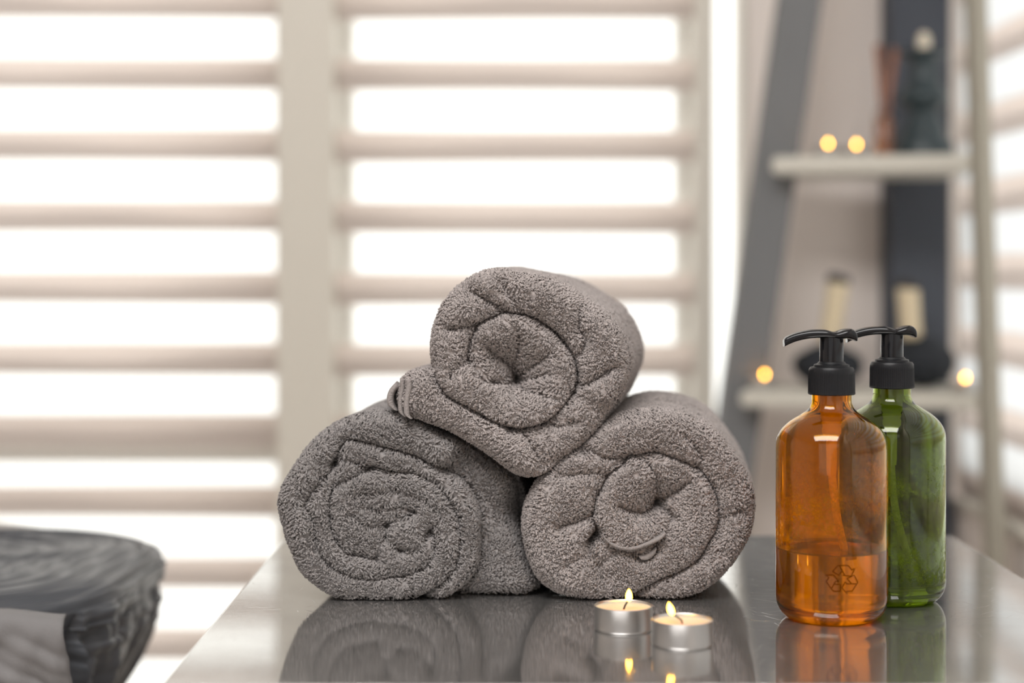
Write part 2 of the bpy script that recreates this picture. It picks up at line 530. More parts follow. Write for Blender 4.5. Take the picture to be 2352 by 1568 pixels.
# ------------------------------------------------------------------ zebra blinds
PER = 163.7 * YW / FPX
def blind(name, label, length, ztop_band, z_bottom, z_top, seed, to_world, sheer=M_sheer, seg=0.012, gap=63.0 / 1000):
    """to_world(u, depth, z): u along the blind, depth towards the glass"""
    t = thing(name, label, 'blind')
    rnd = random.Random(seed)
    n = max(2, int(length / seg))
    us = [length * i / n for i in range(n + 1)]
    fv, ff, rv, rf, sv, sf = [], [], [], [], [], []
    band = PER - gap
    def strip(V, F, zt, zb, depth, rows=5):
        b = len(V)
        for i, u in enumerate(us):
            a, c = zt(u), zb(u)
            for k in range(rows):
                s = k / (rows - 1)
                V.append(to_world(u, depth + 0.0012 * math.sin(u * 9 + s * 2), a + (c - a) * s))
        for i in range(n):
            for k in range(rows - 1):
                q = b + i * rows + k
                F.append((q, q + 1, q + rows + 1, q + rows))
    k = 0
    z = ztop_band
    while z < z_top: z += PER
    while z > z_bottom + 0.03:
        zt, zb = z, z - band
        p1, p2, amp = rnd.uniform(0, 6.28), rnd.uniform(0, 6.28), rnd.uniform(0.0025, 0.005)
        sag = lambda u: amp * 0.35 * math.sin(u * 7 + p1)
        if zb < z_top:
            strip(fv, ff, lambda u: min(zt, z_top) + 0.0006 * math.sin(u * 5 + p2), lambda u: zb + 0.0008 * math.sin(u * 6 + p1), 0.0)
            strip(rv, rf, lambda u: min(zt - 0.0225 + amp * math.sin(u * 8.5 + p1) + amp * 0.5 * math.sin(u * 19 + p2), z_top), lambda u: zb + 0.001 + 0.0008 * math.sin(u * 6 + p1), 0.007)
        if zb - gap > z_bottom:
            strip(sv, sf, lambda u: min(zb + 0.002, z_top), lambda u: zb - gap - 0.002, 0.0006, rows=3)
        z -= PER
        last = zb
    f = link_mesh('front_fabric', fv, ff, M_band, t)
    link_mesh('rear_fabric', rv, rf, M_band2, t)
    link_mesh('sheer_mesh', sv, sf, sheer, t)
    a, b2 = to_world(0, -0.006, last - 0.022), to_world(length, 0.012, last)
    bm = bmesh.new()
    box(bm, [min(a[i], b2[i]) for i in range(3)], [max(a[i], b2[i]) for i in range(3)], 0.003)
    bm_obj('bottom_bar', bm, M_white, t)
    a, b2 = to_world(0, -0.025, z_top - 0.01), to_world(length, 0.02, z_top + 0.07)
    bm = bmesh.new()
    box(bm, [min(a[i], b2[i]) for i in range(3)], [max(a[i], b2[i]) for i in range(3)], 0.004)
    bm_obj('head_box', bm, M_white, t)
    return t
xl0 = x_leftend
blind('zebra_blind', 'wide zebra roller blind on the left window, beside the white mullion post', x_post0 + 0.004 - xl0,
      py2z(296, YW), 0.30, 2.28, 4, lambda u, d, z: (xl0 + u, YW + d, z - 0.0012 * (u - 1.0)))
blind('zebra_blind', 'zebra roller blind on the middle window directly behind the rolled towels', x_frame0 - x_post1 + 0.004,
      py2z(299, YW), 0.30, 2.28, 9, lambda u, d, z: (x_post1 - 0.002 + u, YW + d, z))
blind('zebra_blind', 'zebra blind seen edge-on along the right wall behind the shelf post', 2.56,
      py2z(230, 2.6), 0.67, 2.28, 13, lambda u, d, z: (XR + 0.016 + d, 0.28 + u, z), M_sheer_dense)

# ------------------------------------------------------------------ steel table
tx0, tx1, ty0, ty1 = -0.195, 0.381, 0.966, 1.505
tb = thing('steel_table', 'brushed stainless steel side table carrying the towels, bottles and two candles', 'table', ((tx0 + tx1) / 2, (ty0 + ty1) / 2, 0))
ox, oy = tb.location.x, tb.location.y
bm = bmesh.new(); box(bm, (tx0 - ox, ty0 - oy, TOP - 0.035), (tx1 - ox, ty1 - oy, TOP), 0.002, 3)
bm_obj('tabletop', bm, M_steel, tb)
for sx in (tx0 + 0.03, tx1 - 0.03):
    for sy in (ty0 + 0.03, ty1 - 0.03):
        vs, fs = lathe_data([(0.0, 0.0), (0.016, 0.0), (0.018, 0.02), (0.0175, 0.03), (0.0175, TOP - 0.035), (0, TOP - 0.035)], 24, sx - ox, sy - oy, 0)
        o = link_mesh('leg', vs, fs, M_steel_plain, tb); o.data.set_sharp_from_angle(angle=0.7)
bm = bmesh.new(); box(bm, (tx0 - ox + 0.015, ty0 - oy + 0.015, 0.22), (tx1 - ox - 0.015, ty1 - oy - 0.015, 0.24), 0.002)
bm_obj('lower_tray', bm, M_steel_plain, tb)

# ------------------------------------------------------------------ rolled towels
def seg_dist(pts, line):
    """distance of each point to a polyline"""
    d = np.full(len(pts), 1e9)
    a, b = line[:-1], line[1:]
    for p, q in zip(a, b):
        v = q - p
        L = max(v @ v, 1e-9)
        t = np.clip(((pts - p) @ v) / L, 0, 1)
        w = pts - p - t[:, None] * v
        d = np.minimum(d, np.sqrt((w * w).sum(1)))
    return d

def inside(pts, poly):
    x, y = pts[:, 0], pts[:, 1]
    r = np.zeros(len(pts), bool)
    j = len(poly) - 1
    for i in range(len(poly)):
        xi, yi = poly[i]; xj, yj = poly[j]
        c = ((yi > y) != (yj > y)) & (x < (xj - xi) * (y - yi) / (yj - yi + 1e-12) + xi)
        r ^= c
        j = i
    return r

def tufts(V, F, N, rng, length, rad, seed, keep=None):
    """short terry loops standing on the triangles F of V"""
    tri = V[F]
    nrm = np.cross(tri[:, 1] - tri[:, 0], tri[:, 2] - tri[:, 0])
    ar = np.linalg.norm(nrm, axis=1)
    nrm /= np.maximum(ar, 1e-15)[:, None]
    w = ar.copy()
    if keep is not None:
        w = w * keep(tri.mean(1), nrm)
    idx = rng.choice(len(F), size=N, p=w / w.sum())
    r1, r2 = np.sqrt(rng.random(N)), rng.random(N)
    T = tri[idx]
    p = T[:, 0] * (1 - r1)[:, None] + T[:, 1] * (r1 * (1 - r2))[:, None] + T[:, 2] * (r1 * r2)[:, None]
    n = nrm[idx]
    f = p * 1000
    # a smooth combing field plus scatter
    ph = seed * 1.7
    a = 2.0 * np.sin(f[:, 0] / 17 + ph) + 1.7 * np.sin(f[:, 2] / 13 + 2 * ph) + 1.3 * np.sin((f[:, 0] + f[:, 2] + f[:, 1]) / 9 + ph)
    a = a + rng.normal(0, 0.75, N)
    ref = np.where(np.abs(n[:, 2:3]) < 0.9, np.array([[0, 0, 1.0]]), np.array([[1.0, 0, 0]]))
    t1 = np.cross(n, ref); t1 /= np.linalg.norm(t1, axis=1)[:, None]
    t2 = np.cross(n, t1)
    t = t1 * np.cos(a)[:, None] + t2 * np.sin(a)[:, None]
    down = np.stack([n[:, 0], np.zeros(N), n[:, 2]], 1)
    down = down - n * (down * n).sum(1)[:, None]
    flat = np.clip(np.linalg.norm(down, axis=1) * 2.6, 0, 1)
    t = t * 0.75 + down * 1.6
    t /= np.maximum(np.linalg.norm(t, axis=1), 1e-6)[:, None]
    L = length * rng.uniform(0.75, 1.25, N)
    R = rad * rng.uniform(0.8, 1.2, N)
    lean = rng.uniform(0.6, 1.0, N) * (0.50 + 0.50 * flat)
    b0 = p - n * (0.5 * R)[:, None]
    b1 = p + n * (0.30 * L)[:, None] + t * (0.20 * L * lean)[:, None]
    b2 = p + n * (0.46 * L)[:, None] + t * (0.65 * L * lean)[:, None]
    b3 = p + n * (0.46 * L)[:, None] + t * (1.05 * L * lean)[:, None]
    s = np.cross(n, t)
    K = 4
    verts = []
    axes = [(t, s), (t * 0.8 - n * 0.5, s), (n, s)]
    for (c, (e1, e2), rr) in zip((b0, b1, b2), axes, (0.9, 1.0, 0.95)):
        for k in range(K):
            an = 2 * math.pi * k / K + 0.4
            verts.append(c + e1 * (math.cos(an) * R * rr)[:, None] + e2 * (math.sin(an) * R * rr)[:, None])
    verts.append(b3)
    nv = 3 * K + 1
    VV = np.stack(verts, 1).reshape(-1, 3)
    quads, tris = [], []
    for r in range(2):
        for k in range(K):
            j = (k + 1) % K
            quads.append((r * K + k, r * K + j, (r + 1) * K + j, (r + 1) * K + k))
    for k in range(K):
        tris.append((2 * K + k, 2 * K + (k + 1) % K, 3 * K))
    base = (np.arange(N) * nv)[:, None, None]
    Q = (np.array(quads)[None] + base).reshape(-1, 4)
    Tt = (np.array(tris)[None] + base).reshape(-1, 3)
    return VV, Q, Tt

def mesh_from_arrays(name, V, quads, tris):
    me = bpy.data.meshes.new(name)
    nq, nt_ = len(quads), len(tris)
    me.vertices.add(len(V)); me.vertices.foreach_set('co', V.astype(np.float32).ravel())
    me.loops.add(nq * 4 + nt_ * 3)
    me.loops.foreach_set('vertex_index', np.concatenate([quads.ravel(), tris.ravel()]).astype(np.int32))
    me.polygons.add(nq + nt_)
    st = np.concatenate([np.arange(nq) * 4, nq * 4 + np.arange(nt_) * 3]).astype(np.int32)
    me.polygons.foreach_set('loop_start', st)
    me.polygons.foreach_set('use_smooth', np.ones(nq + nt_, bool))
    me.update(calc_edges=True)
    me.validate()
    return me

def towel(name, label, outline, centre, YF, features, m, seed, yaw=0.10, length=0.20, shrink=6.0, edge_w=46.0, edge_d=0.017,
          tuft_len=0.0036, tuft_rad=0.00075, n_tufts=42000, extra=None, NA=440, NR=150):
    rng = np.random.default_rng(seed)
    ol = smooth_curve(outline, 8, True)
    c = np.array(centre, float)
    ang = np.linspace(0, 2 * np.pi, NA, endpoint=False)
    R = np.zeros(NA)
    a0, a1 = ol, np.roll(ol, -1, 0)
    for i, t in enumerate(ang):
        d = np.array([math.cos(t), math.sin(t)])
        e = a1 - a0
        den = d[0] * e[:, 1] - d[1] * e[:, 0]
        den = np.where(np.abs(den) < 1e-9, 1e-9, den)
        w = a0 - c
        s = (w[:, 0] * e[:, 1] - w[:, 1] * e[:, 0]) / den
        u = (w[:, 0] * d[1] - w[:, 1] * d[0]) / den
        ok = (u >= 0) & (u <= 1) & (s > 0)
        R[i] = s[ok].max() if ok.any() else R[i - 1]
    R = R - shrink
    ss = np.concatenate([[0.0], np.linspace(0.012, 1, NR)])
    ring = ss[1:]
    pts = np.concatenate([[c], (c[None, None] + (ring[:, None] * R[None])[..., None] * np.stack([np.cos(ang), np.sin(ang)], 1)[None]).reshape(-1, 2)])
    edge = c + R[:, None] * np.stack([np.cos(ang), np.sin(ang)], 1)
    d_out = seg_dist(pts, np.vstack([edge, edge[:1]]))
    q = np.clip(1 - d_out / edge_w, 0, 1)
    dep = edge_d * (1 - np.sqrt(np.maximum(0, 1 - q * q)))
    g2 = np.zeros(len(pts)); off = np.zeros(len(pts))
    for f in features:
        k = f[0]
        if k == 'tube':                     # deep seam between two round layers
            _, line, D, w = f
            d = np.maximum(seg_dist(pts, smooth_curve(line, 5)) - 0.22 * w, 0)
            q = np.clip(1 - d / w, 0, 1)
            g2 += (D * (1 - np.sqrt(np.maximum(0, 1 - q * q)))) ** 2 + (0.25 * D * np.exp(-(d / (w * 1.4)) ** 2)) ** 2
        elif k == 'crease':                 # soft valley in the cloth
            _, line, D, w = f
            d = seg_dist(pts, smooth_curve(line, 5))
            g2 += (1.7 * D * np.exp(-np.maximum(d - 2, 0) / w)) ** 2
        elif k == 'pit':
            _, p, D, w = f
            d = np.linalg.norm(pts - np.array(p), axis=1)
            off += D * np.exp(-(d / w) ** 2)
        elif k == 'step':                   # a region that lies further back (or nearer if D < 0)
            _, poly, D, w = f
            pl = np.array(poly, float)
            d = seg_dist(pts, np.vstack([pl, pl[:1]]))
            sd = np.where(inside(pts, pl), d, -d)
            t = np.clip(sd / w * 0.5 + 0.5, 0, 1)
            off += D * t * t * (3 - 2 * t)
    dep = dep + np.sqrt(g2) + off
    # slow unevenness of the cloth
    dep += 0.0009 * np.sin(pts[:, 0] / 21 + seed) * np.sin(pts[:, 1] / 17 + 2 * seed)
    X = (pts[:, 0] - CX) * YF / FPX
    Z = CAMZ - (pts[:, 1] - HY) * YF / FPX
    Y = YF + dep
    V = np.stack([X, Y, Z], 1)
    # side going back along the roll
    last = V[-NA:]
    cen = np.array([(c[0] - CX) * YF / FPX, 0, CAMZ - (c[1] - HY) * YF / FPX])
    K = 56
    rows = [V]
    yend = YF + length
    for k in range(1, K + 1):
        t = k / K
        row = last.copy()
        row[:, 1] = last[:, 1] + (yend - last[:, 1]) * t
        back = row[:, 1] - YF
        wob = 1 + 0.012 * np.sin(3 * ang + seed + 6 * t) * t + 0.010 * np.sin(9 * t + 2 * ang) * t
        tail = np.sqrt(max(0.0, 1 - max(0, (t - 0.9) / 0.1) ** 2 * 0.25))
        row[:, 0] = cen[0] + (last[:, 0] - cen[0]) * wob * tail + math.tan(yaw) * np.maximum(back - 0.012, 0)
        row[:, 2] = cen[2] + (last[:, 2] - cen[2]) * wob * tail
        rows.append(row)
    endc = rows[-1].mean(0)
    for k, s in enumerate((0.8, 0.55, 0.3, 0.1)):
        row = endc + (rows[K] - endc) * s
        row[:, 1] = yend + 0.004 * (1 - s) + 0.004 * math.cos(k * 3.1)
        rows.append(row)
    V = np.vstack(rows + [endc[None] + np.array([[0, 0.004, 0]])])
    V[:, 2] = np.maximum(V[:, 2], TOP + 0.0028)
    if not name:
        return V
    nring = NR + K + 4
    i = np.arange(NA); j = (i + 1) % NA
    Q = []
    for r in range(nring - 1):
        b = 1 + r * NA
        Q.append(np.stack([b + i, b + j, b + NA + j, b + NA + i], 1))
    Q = np.vstack(Q)
    T = np.vstack([np.stack([np.zeros(NA, int), j + 1, i + 1], 1), np.stack([1 + (nring - 1) * NA + i, 1 + (nring - 1) * NA + j, np.full(NA, len(V) - 1)], 1)])
    if extra is not None:
        ev, eq = extra
        Q = np.vstack([Q, eq + len(V)]); V = np.vstack([V, ev])
    F = np.vstack([Q[:, [0, 1, 2]], Q[:, [0, 2, 3]], T])
    # orient outwards: the front has to look at the camera
    tri = V[F[:NA]]
    nn = np.cross(tri[:, 1] - tri[:, 0], tri[:, 2] - tri[:, 0]).sum(0)
    if nn[1] > 0:
        Q = Q[:, ::-1].copy(); T = T[:, ::-1].copy(); F = F[:, ::-1].copy()
    def keep(mid, nrm):
        w = np.ones(len(mid))
        w[nrm[:, 1] > 0.7] = 0.35
        w[(mid[:, 2] < TOP + 0.006)] = 0.3
        w[mid[:, 1] > YF + 0.08] *= 0.7
        return w
    VV, TQ, TT = tufts(V, F, n_tufts, rng, tuft_len, tuft_rad, seed, keep)
    VV[:, 2] = np.maximum(VV[:, 2], TOP + 0.0004)
    allV = np.vstack([V, VV])
    org = np.array([cen[0], YF + length / 2, TOP if centre[1] > 1000 else V[:, 2].min()])
    me = mesh_from_arrays(name, allV - org, np.vstack([Q, TQ + len(V)]), np.vstack([T, TT + len(V)]))
    me.materials.append(m)
    o = bpy.data.objects.new(name, me)
    o.location = org
    C.objects.link(o)
    tag(o, label, 'towel', 'rolled grey towels on the steel table')
    return o

LEFT = [(808, 957), (837, 949), (865, 948), (911, 951), (940, 964), (1006, 998), (1058, 1024), (1123, 1071), (1150, 1088), (1180, 1115), (1190, 1150), (1191, 1190),
        (1195, 1237), (1201, 1267), (1211, 1298), (1227, 1333), (1235, 1350), (1231, 1366), (1208, 1381), (1165, 1381), (1104, 1381), (1047, 1381), (1005, 1385), (935, 1387),
        (903, 1389), (850, 1391), (796, 1386), (758, 1374), (718, 1350), (684, 1316), (663, 1273), (646, 1226), (634, 1174), (634, 1149), (644, 1117), (666, 1080), (693, 1040),
        (724, 1006), (762, 977)]
G0 = [(757, 1072), (776, 1038), (791, 1017), (811, 1013), (850, 1021), (880, 1030), (920, 1040), (958, 1052), (1012, 1083), (1042, 1097), (1064, 1112), (1085, 1140), (1096, 1169),
      (1102, 1194), (1101, 1221), (1101, 1260), (1099, 1295), (1090, 1322), (1073, 1344), (1050, 1364), (1036, 1378)]
G1 = [(754, 1088), (735, 1110), (715, 1131), (700, 1166), (712, 1188), (718, 1214), (727, 1264), (740, 1285), (754, 1302), (788, 1321), (819, 1330), (859, 1336), (896, 1330), (938, 1322),
      (974, 1307), (996, 1282), (1000, 1262), (998, 1243), (986, 1223)]
G2 = [(856, 1075), (828, 1092), (788, 1107), (765, 1126), (756, 1147), (755, 1169), (755, 1190), (761, 1227), (770, 1249), (788, 1270), (796, 1276), (834, 1284), (862, 1293)]
G3 = [(856, 1075), (872, 1078), (903, 1085), (947, 1090), (980, 1104), (1009, 1124), (1030, 1150), (1047, 1180), (1055, 1212), (1055, 1258), (1050, 1297), (1041, 1315), (1024, 1336),
      (996, 1354), (978, 1365), (962, 1376)]
flap = [(1096, 1165), (1064, 1110), (1010, 1080), (1060, 1020), (1130, 1060), (1260, 1110), (1260, 1400), (1020, 1400), (1052, 1366), (1075, 1344), (1093, 1320), (1103, 1260), (1104, 1200)]
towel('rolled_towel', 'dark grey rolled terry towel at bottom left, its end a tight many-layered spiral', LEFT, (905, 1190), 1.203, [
    ('tube', G0, 0.020, 20), ('tube', G1, 0.016, 17), ('tube', G2, 0.018, 17), ('tube', G3, 0.018, 17),
    ('step', flap, 0.018, 26), ('pit', (1200, 1180), 0.022, 60),
    ('tube', [(808, 1150), (818, 1138), (850, 1134), (911, 1131), (950, 1140), (985, 1158), (1003, 1182), (1001, 1205), (986, 1223)], 0.008, 14),
    ('tube', [(842, 1169), (868, 1174), (905, 1166), (932, 1168), (951, 1182), (930, 1192)], 0.008, 13),
    ('tube', [(803, 1186), (820, 1200), (836, 1212), (865, 1214), (892, 1206), (912, 1192), (940, 1190)], 0.009, 13),
    ('tube', [(890, 1208), (884, 1232), (898, 1254), (918, 1270), (950, 1273), (972, 1257), (975, 1235), (986, 1223)], 0.010, 14),
    ('crease', [(884, 1232), (872, 1262), (868, 1288)], 0.005, 8),
    ('pit', (951, 1181), 0.010, 11), ('pit', (886, 1212), 0.010, 11), ('pit', (986, 1224), 0.010, 11), ('pit', (846, 1080), 0.010, 14), ('pit', (765, 1070), 0.012, 14),
    ('pit', (918, 1270), 0.008, 16), ('pit', (880, 1200), 0.006, 90),
    ('crease', [(760, 1072), (795, 1060), (830, 1075)], 0.006, 12),
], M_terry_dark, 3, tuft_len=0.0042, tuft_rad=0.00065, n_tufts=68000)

RIGHT = [(1384, 980), (1418, 957), (1462, 944), (1500, 940), (1540, 944), (1590, 957), (1642, 985), (1677, 1025), (1711, 1073), (1732, 1114), (1740, 1156), (1737, 1200), (1725, 1242),
         (1697, 1290), (1656, 1338), (1608, 1369), (1556, 1385), (1497, 1389), (1453, 1388), (1401, 1387), (1332, 1382), (1298, 1374), (1263, 1359), (1232, 1331), (1212, 1287), (1200, 1235),
         (1200, 1190), (1208, 1156), (1229, 1114), (1260, 1083), (1298, 1048), (1346, 1013)]
R1 = [(1367, 1180), (1371, 1149), (1384, 1124), (1403, 1092), (1434, 1071), (1449, 1053), (1475, 1045), (1507, 1041), (1549, 1054), (1583, 1067), (1610, 1082), (1631, 1107), (1648, 1140), (1654, 1172),
      (1654, 1203), (1644, 1230), (1629, 1253), (1614, 1281), (1598, 1298), (1560, 1319), (1521, 1335), (1480, 1355), (1453, 1373)]
core = [(1372, 1150), (1386, 1125), (1405, 1094), (1436, 1072), (1450, 1058), (1490, 1075), (1506, 1095), (1509, 1130), (1512, 1165), (1545, 1192), (1531, 1216), (1520, 1237), (1491, 1251), (1449, 1262), (1407, 1252), (1384, 1235), (1368, 1190)]
right = towel('rolled_towel', 'grey rolled terry towel at bottom right behind the two lit tealights', RIGHT, (1475, 1175), 1.203, [
    ('tube', R1, 0.017, 22), ('step', core, -0.005, 12),
    ('tube', [(1384, 1237), (1407, 1256), (1449, 1265), (1491, 1253), (1520, 1239), (1532, 1216), (1548, 1193)], 0.010, 11),
    ('step', [(1364, 1192), (1386, 1216), (1386, 1236), (1362, 1256), (1342, 1246), (1362, 1220)], 0.024, 10),
    ('tube', [(1488, 1068), (1497, 1080), (1506, 1095), (1509, 1130), (1513, 1165), (1530, 1180), (1549, 1192)], 0.011, 16),
    ('pit', (1514, 1166), 0.020, 17), ('pit', (1510, 1160), 0.016, 70), ('pit', (1548, 1195), 0.008, 12),
    ('crease', [(1424, 1166), (1462, 1182), (1484, 1184), (1507, 1176)], 0.008, 10),
    ('crease', [(1590, 1110), (1558, 1134), (1526, 1160)], 0.006, 12),
    ('crease', [(1577, 1005), (1600, 1028), (1614, 1048), (1612, 1076)], 0.005, 12),
    ('crease', [(1340, 1040), (1363, 1040), (1382, 1052), (1415, 1055), (1449, 1047)], 0.007, 11),
    ('crease', [(1290, 1098), (1348, 1090), (1398, 1092)], 0.005, 12),
    ('crease', [(1285, 1212), (1320, 1204), (1360, 1188)], 0.007, 11),
    ('crease', [(1350, 1256), (1367, 1293), (1382, 1335)], 0.005, 13), ('crease', [(1300, 1300), (1340, 1280), (1350, 1258)], 0.003, 12),
    ('crease', [(1654, 1206), (1684, 1183), (1700, 1178)], 0.005, 10), ('crease', [(1612, 1286), (1640, 1274), (1662, 1268)], 0.004, 10),
    ('crease', [(1453, 1275), (1478, 1289), (1506, 1273), (1510, 1256)], 0.007, 8),
    ('crease', [(1420, 1265), (1395, 1285), (1380, 1300)], 0.004, 10),
], M_terry, 7, tuft_len=0.0036, n_tufts=62000)

TOPO = [(986, 800), (991, 756), (1006, 713), (1032, 673), (1066, 643), (1105, 622), (1145, 615), (1185, 621), (1241, 631), (1291, 650), (1331, 674), (1367, 699), (1404, 729), (1430, 769),
        (1447, 816), (1447, 855), (1437, 888), (1420, 930), (1397, 960), (1377, 989), (1334, 1029), (1294, 1060), (1258, 1087), (1231, 1099), (1205, 1100), (1178, 1090), (1142, 1064),
        (1105, 1038), (1066, 1014), (1019, 988), (976, 971), (943, 958), (925, 950), (912, 930), (910, 900), (922, 872), (940, 857), (960, 853), (984, 852), (988, 835)]
T1 = [(1074, 831), (1071, 820), (1079, 788), (1089, 763), (1107, 741), (1138, 727), (1158, 720), (1183, 721), (1215, 727), (1244, 741), (1275, 763), (1301, 792), (1320, 823), (1327, 863),
      (1325, 890), (1315, 910), (1293, 935), (1268, 961), (1244, 975), (1213, 983), (1183, 988), (1154, 980), (1121, 965), (1091, 947), (1060, 929), (1038, 918), (1019, 902), (1000, 874), (990, 850)]
topt = towel('rolled_towel', 'grey rolled terry towel on top of the pile with its loose end hanging left', TOPO, (1190, 865), 1.196, [
    ('tube', T1, 0.018, 22), ('tube', [(1244, 741), (1275, 765), (1303, 796), (1323, 830), (1330, 863), (1326, 890), (1318, 908)], 0.022, 20),
    ('tube', [(1074, 831), (1089, 853), (1107, 880), (1130, 884), (1154, 890), (1187, 894), (1217, 906), (1254, 916), (1280, 926)], 0.009, 15),
    ('step', [(1075, 833), (1089, 855), (1107, 881), (1187, 895), (1254, 917), (1300, 930), (1244, 975), (1183, 985), (1121, 963), (1060, 928), (1020, 900), (1010, 860), (1040, 850)], -0.004, 14),
    ('pit', (1187, 880), 0.018, 16), ('pit', (1190, 860), 0.024, 85), ('pit', (1132, 884), 0.010, 10),
    ('tube', [(1188, 890), (1182, 853), (1187, 821), (1192, 796), (1193, 772)], 0.010, 15),
    ('crease', [(1186, 880), (1162, 838), (1132, 817), (1118, 800)], 0.008, 14),
    ('tube', [(1187, 878), (1209, 857), (1244, 833), (1268, 809)], 0.009, 15),
    ('crease', [(1200, 880), (1242, 870), (1262, 862)], 0.004, 9),
    ('crease', [(1085, 672), (1099, 679), (1135, 698), (1175, 719)], 0.008, 11), ('crease', [(1148, 652), (1178, 690), (1208, 722)], 0.005, 12),
    ('crease', [(1331, 712), (1332, 756), (1347, 782), (1338, 815)], 0.008, 12),
    ('crease', [(1410, 846), (1371, 872), (1338, 890)], 0.008, 11),
    ('crease', [(1079, 829), (1049, 849), (1034, 868)], 0.007, 9),
    ('crease', [(1030, 758), (1060, 752), (1090, 745)], 0.007, 10),
    ('tube', [(1170, 988), (1188, 991), (1208, 1014), (1226, 1044), (1240, 1070)], 0.009, 15),
    ('step', [(1190, 993), (1210, 1014), (1228, 1044), (1244, 1075), (1300, 1060), (1440, 930), (1330, 905), (1260, 972)], 0.006, 14),
    ('crease', [(1250, 979), (1290, 985), (1330, 970)], 0.005, 10), ('pit', (1172, 990), 0.012, 13),
    ('step', [(1440, 700), (1480, 700), (1480, 940), (1400, 960), (1440, 880)], 0.010, 30),
], M_terry, 11, tuft_len=0.0036, n_tufts=60000, yaw=0.13)

def ribbon(name, upper, lower, Y, bulge, parent, m, depth=0.012, n=24):
    """a woven hem band between two pixel curves, rounded and of real thickness"""
    u = smooth_curve(upper, 8); l = smooth_curve(lower, 8)
    pick = lambda a: a[np.linspace(0, len(a) - 1, n).round().astype(int)]
    u, l = pick(u), pick(l)
    vs, fs = [], []
    prof = [(0.0, 1.0), (0.06, 0.35), (0.25, 0.06), (0.5, 0.0), (0.75, 0.06), (0.94, 0.35), (1.0, 1.0)]
    for i in range(n):
        for s, b in prof:
            q = u[i] * (1 - s) + l[i] * s
            p = P(q[0], q[1], Y); p.y += bulge * b
            vs.append(p)
        for s in (1.0, 0.0):
            q = u[i] * (1 - s) + l[i] * s
            p = P(q[0], q[1], Y); p.y += depth + bulge
            vs.append(p)
    w = len(prof) + 2
    for i in range(n - 1):
        for k in range(w):
            j = (k + 1) % w
            fs.append((i * w + k, i * w + j, (i + 1) * w + j, (i + 1) * w + k))
    fs.append(tuple(range(w))); fs.append(tuple((n - 1) * w + k for k in reversed(range(w))))
    vs = [v - parent.location for v in vs]
    o = link_mesh(name, vs, fs, m, parent)
    bm = bmesh.new(); bm.from_mesh(o.data); bmesh.ops.recalc_face_normals(bm, faces=bm.faces); bm.to_mesh(o.data); bm.free()
    return o
h = ribbon('hem', [(904, 882), (893, 895), (887, 912), (889, 930), (901, 940)], [(917, 890), (908, 900), (904, 914), (906, 930), (914, 944)], 1.205, 0.006, topt, M_hem, 0.03)
ribbon('hem', [(917, 871), (919, 890), (914, 915), (913, 935), (916, 948), (928, 957)], [(929, 872), (930, 890), (926, 915), (926, 935), (928, 950), (935, 958)], 1.199, 0.005, topt, M_hem, 0.03)
ribbon('hem', [(929, 871), (932, 888), (928, 912), (926, 935), (928, 952), (938, 960)], [(944, 872), (946, 890), (941, 915), (940, 938), (941, 955), (947, 963)], 1.194, 0.005, topt, M_hem, 0.03)
ribbon('hem', [(1386, 1228), (1408, 1246), (1446, 1255), (1483, 1246), (1514, 1232), (1527, 1222)], [(1388, 1238), (1410, 1257), (1449, 1265), (1491, 1253), (1519, 1240), (1531, 1227)], 1.1985, 0.003, right, M_hem, 0.02)
ribbon('hem', [(1466, 1276), (1484, 1273), (1500, 1262), (1507, 1256)], [(1474, 1287), (1488, 1287), (1504, 1275), (1509, 1262)], 1.2033, 0.003, right, M_hem, 0.012)

# ------------------------------------------------------------------ tealights
def make_tealight(label, loc, lean=0.0, wick_lean=0.25, group=None, flame=1.0):
    t = thing('tealight', label, 'candle', loc, group)
    r = 0.019
    lathe('cup', [(0, 0), (r - 0.0012, 0), (r - 0.0006, 0.0006), (r - 0.0003, 0.0022), (r - 0.0003, 0.0148), (r + 0.0001, 0.0154), (r - 0.0004, 0.0158), (r - 0.0008, 0.0152), (r - 0.0008, 0.001), (0, 0.001)], M_alu, t, 72)
    wx = lathe('wax', [(0, 0.0012), (r - 0.0009, 0.0012), (r - 0.0009, 0.0143), (r - 0.002, 0.0137), (r - 0.006, 0.0131), (0.004, 0.0128), (0, 0.0130)], M_wax, t, 64)
    tube('wick', [(0, 0, 0.0125), (0.0003 + wick_lean * 0.001, 0, 0.015), (wick_lean * 0.005, 0, 0.0178), (wick_lean * 0.009, 0.0002, 0.0195)], [0.0006, 0.0006, 0.0005, 0.0004], M_wick, wx, 8)
    prof = [(0, 0), (0.0012, 0.0004), (0.0019, 0.0015), (0.0022, 0.0030), (0.0020, 0.0048), (0.0014, 0.0064), (0.0007, 0.0076), (0, 0.0084)]
    vs, fs = lathe_data([(a * flame, b * flame) for a, b in prof], 20)
    x0, z0 = wick_lean * 0.007, 0.0178
    vs = [(x + x0 + lean * z, y, z + z0) for x, y, z in vs]
    link_mesh('flame', vs, fs, M_flame, t)
    return t
def base_at(px, py, zt=TOP):
    Y = (CAMZ - zt) * FPX / (py - HY)
    return P(px, py, Y)
p = base_at(1432, 1445.5)
c1 = make_tealight('lit tealight right of centre on the table, the left one of the near pair', p, 0.0, 0.5, 'lit tealights on the steel table')
p = base_at(1567.5, 1480)
c2 = make_tealight('lit tealight on the table, nearest the camera, right one of the near pair', p, -0.25, -0.9, 'lit tealights on the steel table')

